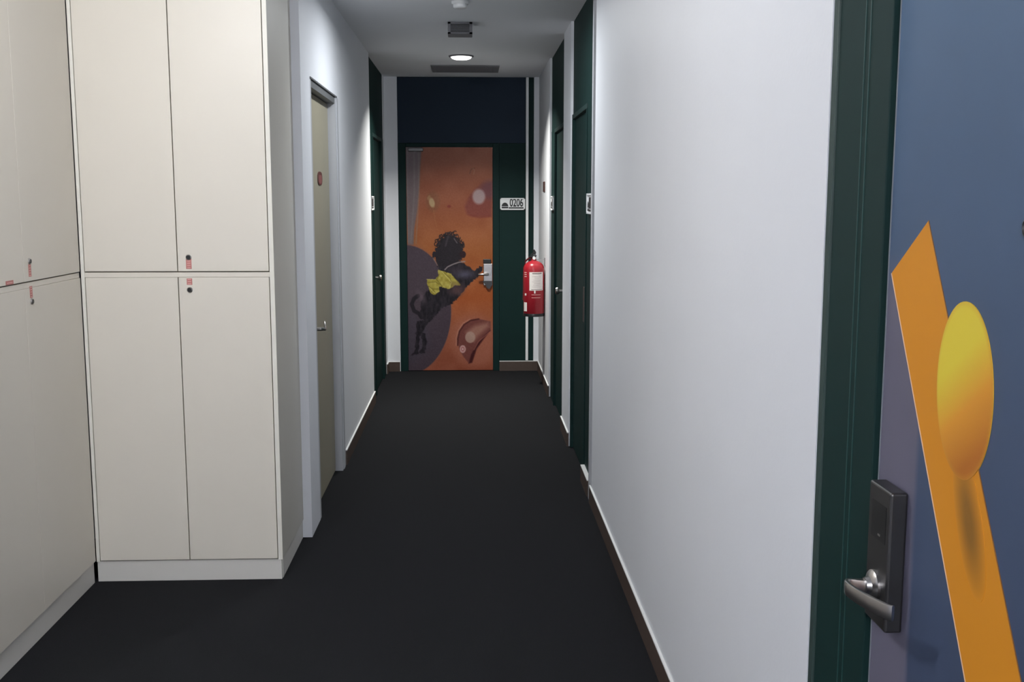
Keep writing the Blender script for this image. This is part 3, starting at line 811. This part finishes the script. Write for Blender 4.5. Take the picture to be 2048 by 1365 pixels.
# ------------------------------------------------------------------ ceiling fittings
def downlight(x, y, watts, col, spread, label, i):
    t = thing('downlight', label, 'light', (x, y, H), 'round ceiling downlights')
    bm = lathe(nb(), [(0.080, 0), (0.096, 0), (0.095, -0.008), (0.084, -0.011), (0.079, -0.008)], (x, y, H), 2, 40)
    obj('trim_ring', bm, M['grille'], t, True)
    bm = lathe(nb(), [(0.079, -0.001), (0.079, -0.010), (0.073, -0.019), (0.055, -0.026), (0.025, -0.030), (0.0, -0.031)], (x, y, H), 2, 40)
    obj('lens', bm, M['lens'], t, True)
    L = bpy.data.lights.new('downlight_beam', 'AREA'); L.shape = 'DISK'; L.size = 0.14
    L.energy = watts; L.color = col; L.spread = math.radians(spread)
    o = bpy.data.objects.new('downlight_beam', L); COL.objects.link(o); o.parent = t; o.location = (0, 0, -0.034)
def globe(x, y, strength, col, label):
    t = thing('unseen_globe', label, 'light', (x, y, H), 'unseen globe lamps added for light')
    obj('ceiling_rose', lathe(nb(), [(0.06, 0), (0.06, -0.02), (0.03, -0.03), (0.0, -0.03)], (x, y, H), 2, 32), M['white'], t, True)
    r = 0.10; n = 14
    prof = [(r * math.sin(PI * k / n), -0.028 - r + r * math.cos(PI * k / n)) for k in range(n + 1)]
    obj('glass_globe', lathe(nb(), prof, (x, y, H), 2, 32), emit('unseen_globe_glow', col, strength), t, True)
labels = ['lit round downlight in the corridor ceiling before the painted door', 'round downlight above the beige door',
          'round downlight in front of the cream lockers', 'round downlight behind the viewer']
for i, (x, y, wt, c, s) in enumerate(LAMPS): downlight(x, y, wt, c, s, labels[i], i)
globe(*UNSEEN_GLOBES[0], 'unseen globe lamp in front of the cream lockers, shaped to light their tops')
globe(*UNSEEN_GLOBES[1], 'unseen globe lamp added behind the viewer to even out the wall light')

# smoke detector
sd = thing('smoke_detector', 'white round detector on the ceiling nearest the viewer', 'detector', (-0.048, 6.05, H))
obj('base', lathe(nb(), [(0.048, 0), (0.048, -0.012), (0.044, -0.016), (0.0, -0.016)], (-0.048, 6.05, H), 2, 32), M['white'], sd, True)
obj('sensor_head', lathe(nb(), [(0.040, -0.016), (0.038, -0.030), (0.030, -0.036), (0.0, -0.036)], (-0.048, 6.05, H), 2, 32), M['white'], sd, True)
# grey square fitting
gb = thing('ceiling_speaker', 'grey square ceiling box between the detector and the lit downlight', 'speaker', (-0.055, 6.8, H))
bx, by, hb, dz = -0.055, 6.80, 0.076, 0.072
bm = nb()
box(bm, bx - hb, bx + hb, by - hb + 0.008, by + hb, H - dz, H, 0.003)
obj('housing', bm, M['grille_light'], gb)
bm = nb()
box(bm, bx - hb, bx + hb, by - hb, by - hb + 0.0085, H - 0.012, H - 0.001); box(bm, bx - hb, bx + hb, by - hb, by - hb + 0.0085, H - dz, H - dz + 0.010)
box(bm, bx - hb, bx - hb + 0.018, by - hb, by - hb + 0.0085, H - dz, H - 0.001); box(bm, bx + hb - 0.018, bx + hb, by - hb, by - hb + 0.0085, H - dz, H - 0.001)
obj('face_rim', bm, M['grille'], gb)
bm = nb()
for k in range(7): box(bm, bx - hb + 0.018, bx + hb - 0.018, by - hb + 0.004, by - hb + 0.0085, H - dz + 0.012 + k * 0.0072, H - dz + 0.016 + k * 0.0072)
obj('louvres', bm, M['grille_dark'], gb)
# long air vent
vt = thing('air_vent', 'long grey slotted air vent in the ceiling by the navy panel', 'vent', (-0.03, 9.08, H))
x0, x1, y0, y1 = -0.315, 0.250, 8.86, 9.32
bm = nb()
box(bm, x0, x1, y0, y0 + 0.03, H - 0.008, H); box(bm, x0, x1, y1 - 0.03, y1, H - 0.008, H)
box(bm, x0, x0 + 0.03, y0 + 0.03, y1 - 0.03, H - 0.008, H); box(bm, x1 - 0.05, x1, y0 + 0.03, y1 - 0.03, H - 0.008, H)
obj('vent_frame', bm, M['grille_light'], vt)
obj('vent_backing', box(nb(), x0 + 0.03, x1 - 0.05, y0 + 0.03, y1 - 0.03, H - 0.0015, H), M['grille_dark'], vt)
bm = nb(); n = 12
for k in range(n):
    yy = y0 + 0.045 + k * (y1 - y0 - 0.09) / (n - 1)
    prism(bm, [(yy - 0.012, H - 0.002), (yy + 0.004, H - 0.010), (yy + 0.006, H - 0.009), (yy - 0.009, H - 0.0017)], 0, x0 + 0.03, x1 - 0.05)
obj('vent_slats', bm, M['grille'], vt)
